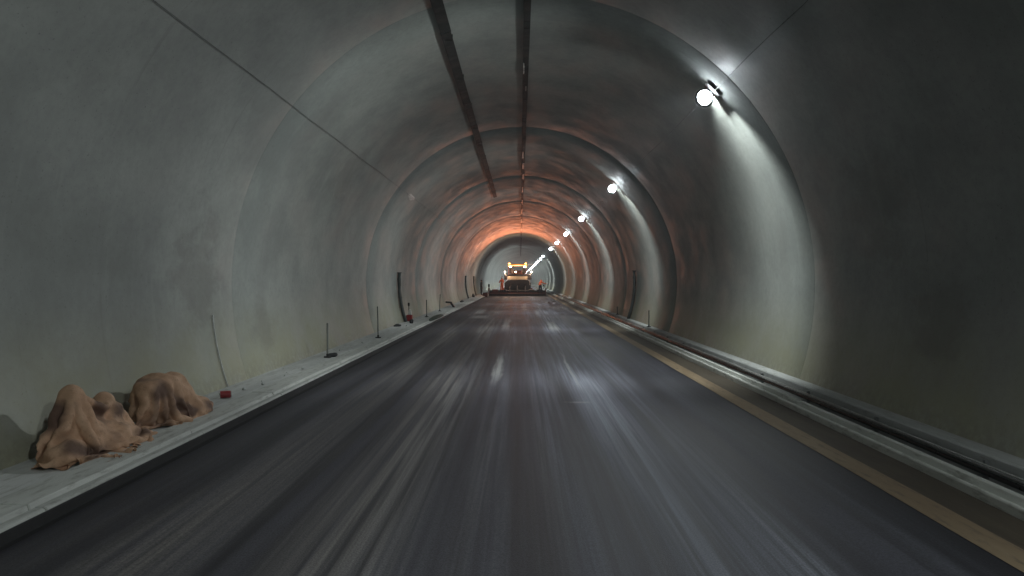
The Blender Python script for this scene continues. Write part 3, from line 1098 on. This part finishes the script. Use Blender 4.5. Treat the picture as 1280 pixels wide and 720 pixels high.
pb('ladder', lambda b: [b.tube([(-1.75, .9, .6), (-1.75, .9, 2.4)], .02, 6), b.tube([(-2.1, .9, .6), (-2.1, .9, 2.4)], .02, 6)] + [b.tube([(-2.1, .9, .8 + .3 * k), (-1.75, .9, .8 + .3 * k)], .015, 6) for k in range(5)], 'steel')
pb('handle_lever', lambda b: (b.tube([(2.7, .0, .8), (2.75, -.05, 1.2)], .02, 6), b.box((2.78, -.05, 1.28), (.2, .12, .16), .02)), 'black')

def lamp(kind, loc, energy, color, rot=None, **kw):
    ld = bpy.data.lights.new('light', kind)
    ld.energy = energy
    ld.color = color
    for k, v in kw.items():
        setattr(ld, k, v)
    lo = bpy.data.objects.new('paver_light', ld)
    COL.objects.link(lo)
    lo.parent = P
    lo.location = loc
    if rot:
        lo.rotation_euler = rot
    return lo
for sx in (-1.13, .56):
    # spot points backwards (towards the camera) and a little upwards
    lamp('SPOT', (sx, .62, 3.46), 2000, (1, .29, .13), (R(-90 - 26), 0, 0), spot_size=R(80), spot_blend=1.0, shadow_soft_size=.05)
for sx in (-1.75, 1.32):
    sl = pb('side_fill_lamp', lambda b: (b.box((sx, .62, 2.86), (.14, .10, .12), .015), b.tube([(sx, .62, 2.4), (sx, .62, 2.80)], .015, 6)), 'blackp')  # added fixture that brightens the workers and the screed
    pb('lens', lambda b: b.box((sx, .562, 2.86), (.10, .012, .08), .003), 'amber', sl)
    lamp('POINT', (sx, .50, 2.84), 130, (1, .62, .42), shadow_soft_size=.04)
lamp('POINT', (-.52, 1.12, 2.86), 60, (1, .5, .3), shadow_soft_size=.05)
lamp('POINT', (-.29, .45, 3.35), 40, (1, .6, .3), shadow_soft_size=.05)  # added fill below the canopy, without a fixture

# things beside the paver
root = empty('tool_chest', (-3.98, 82.3, .02), 'dark red tool chest on the road edge below the dark clad worker', 'chest')
b = MB()
b.box((.1, 0, .22), (.55, .5, .44), .03)
b.build('chest_body', 'rust', root)
b = MB()
b.box((.1, 0, .47), (.58, .53, .06), .02)
b.build('lid', 'black', root)
root = empty('bucket', (-3.72, 84.0, .01), 'small white bucket between the chest and the screed', 'bucket')
b = MB()
b.tube([(0, 0, 0), (0, 0, .32)], .14, 16, rs=[.12, .16])
b.build('pail', 'white', root)
b = MB()
b.tube([(-.15, 0, .31), (-.1, 0, .42), (0, 0, .46), (.1, 0, .42), (.15, 0, .31)], .008, 6)
b.build('handle', 'steel', root)
root = empty('survey_tripod', (-3.72, 88.5, .01), 'dark survey tripod standing left of the screed', 'tripod')
for k in range(3):
    a = 2 * math.pi * k / 3 + .4
    b = MB()
    b.tube([(.32 * math.cos(a), .32 * math.sin(a), 0), (0, 0, 1.1)], .03, 8)
    b.build('leg', 'black', root)
b = MB()
b.box((0, 0, 1.25), (.22, .2, .30), .03)
b.tube([(0, 0, 1.08), (0, 0, 1.12)], .12, 12)
b.build('instrument', 'black', root)

# ------------------------------------------------------------------ haze of paving dust
b = MB()
b.box((0, 277, 3.4), (14, 676, 10.6))
o = b.build('haze', None)
hm = bpy.data.materials.new('haze_air')
hm.use_nodes = True
t = hm.node_tree
t.nodes.remove(t.nodes['Principled BSDF'])
pv = t.nodes.new('ShaderNodeVolumePrincipled')
pv.inputs['Color'].default_value = (.85, .88, .92, 1)
pv.inputs['Density'].default_value = .0014
pv.inputs['Anisotropy'].default_value = 0.3
t.links.new(pv.outputs[0], t.nodes['Material Output'].inputs['Volume'])
o.data.materials.append(hm)
tag(o, 'thin dusty haze filling the tunnel', None, None, 'stuff')
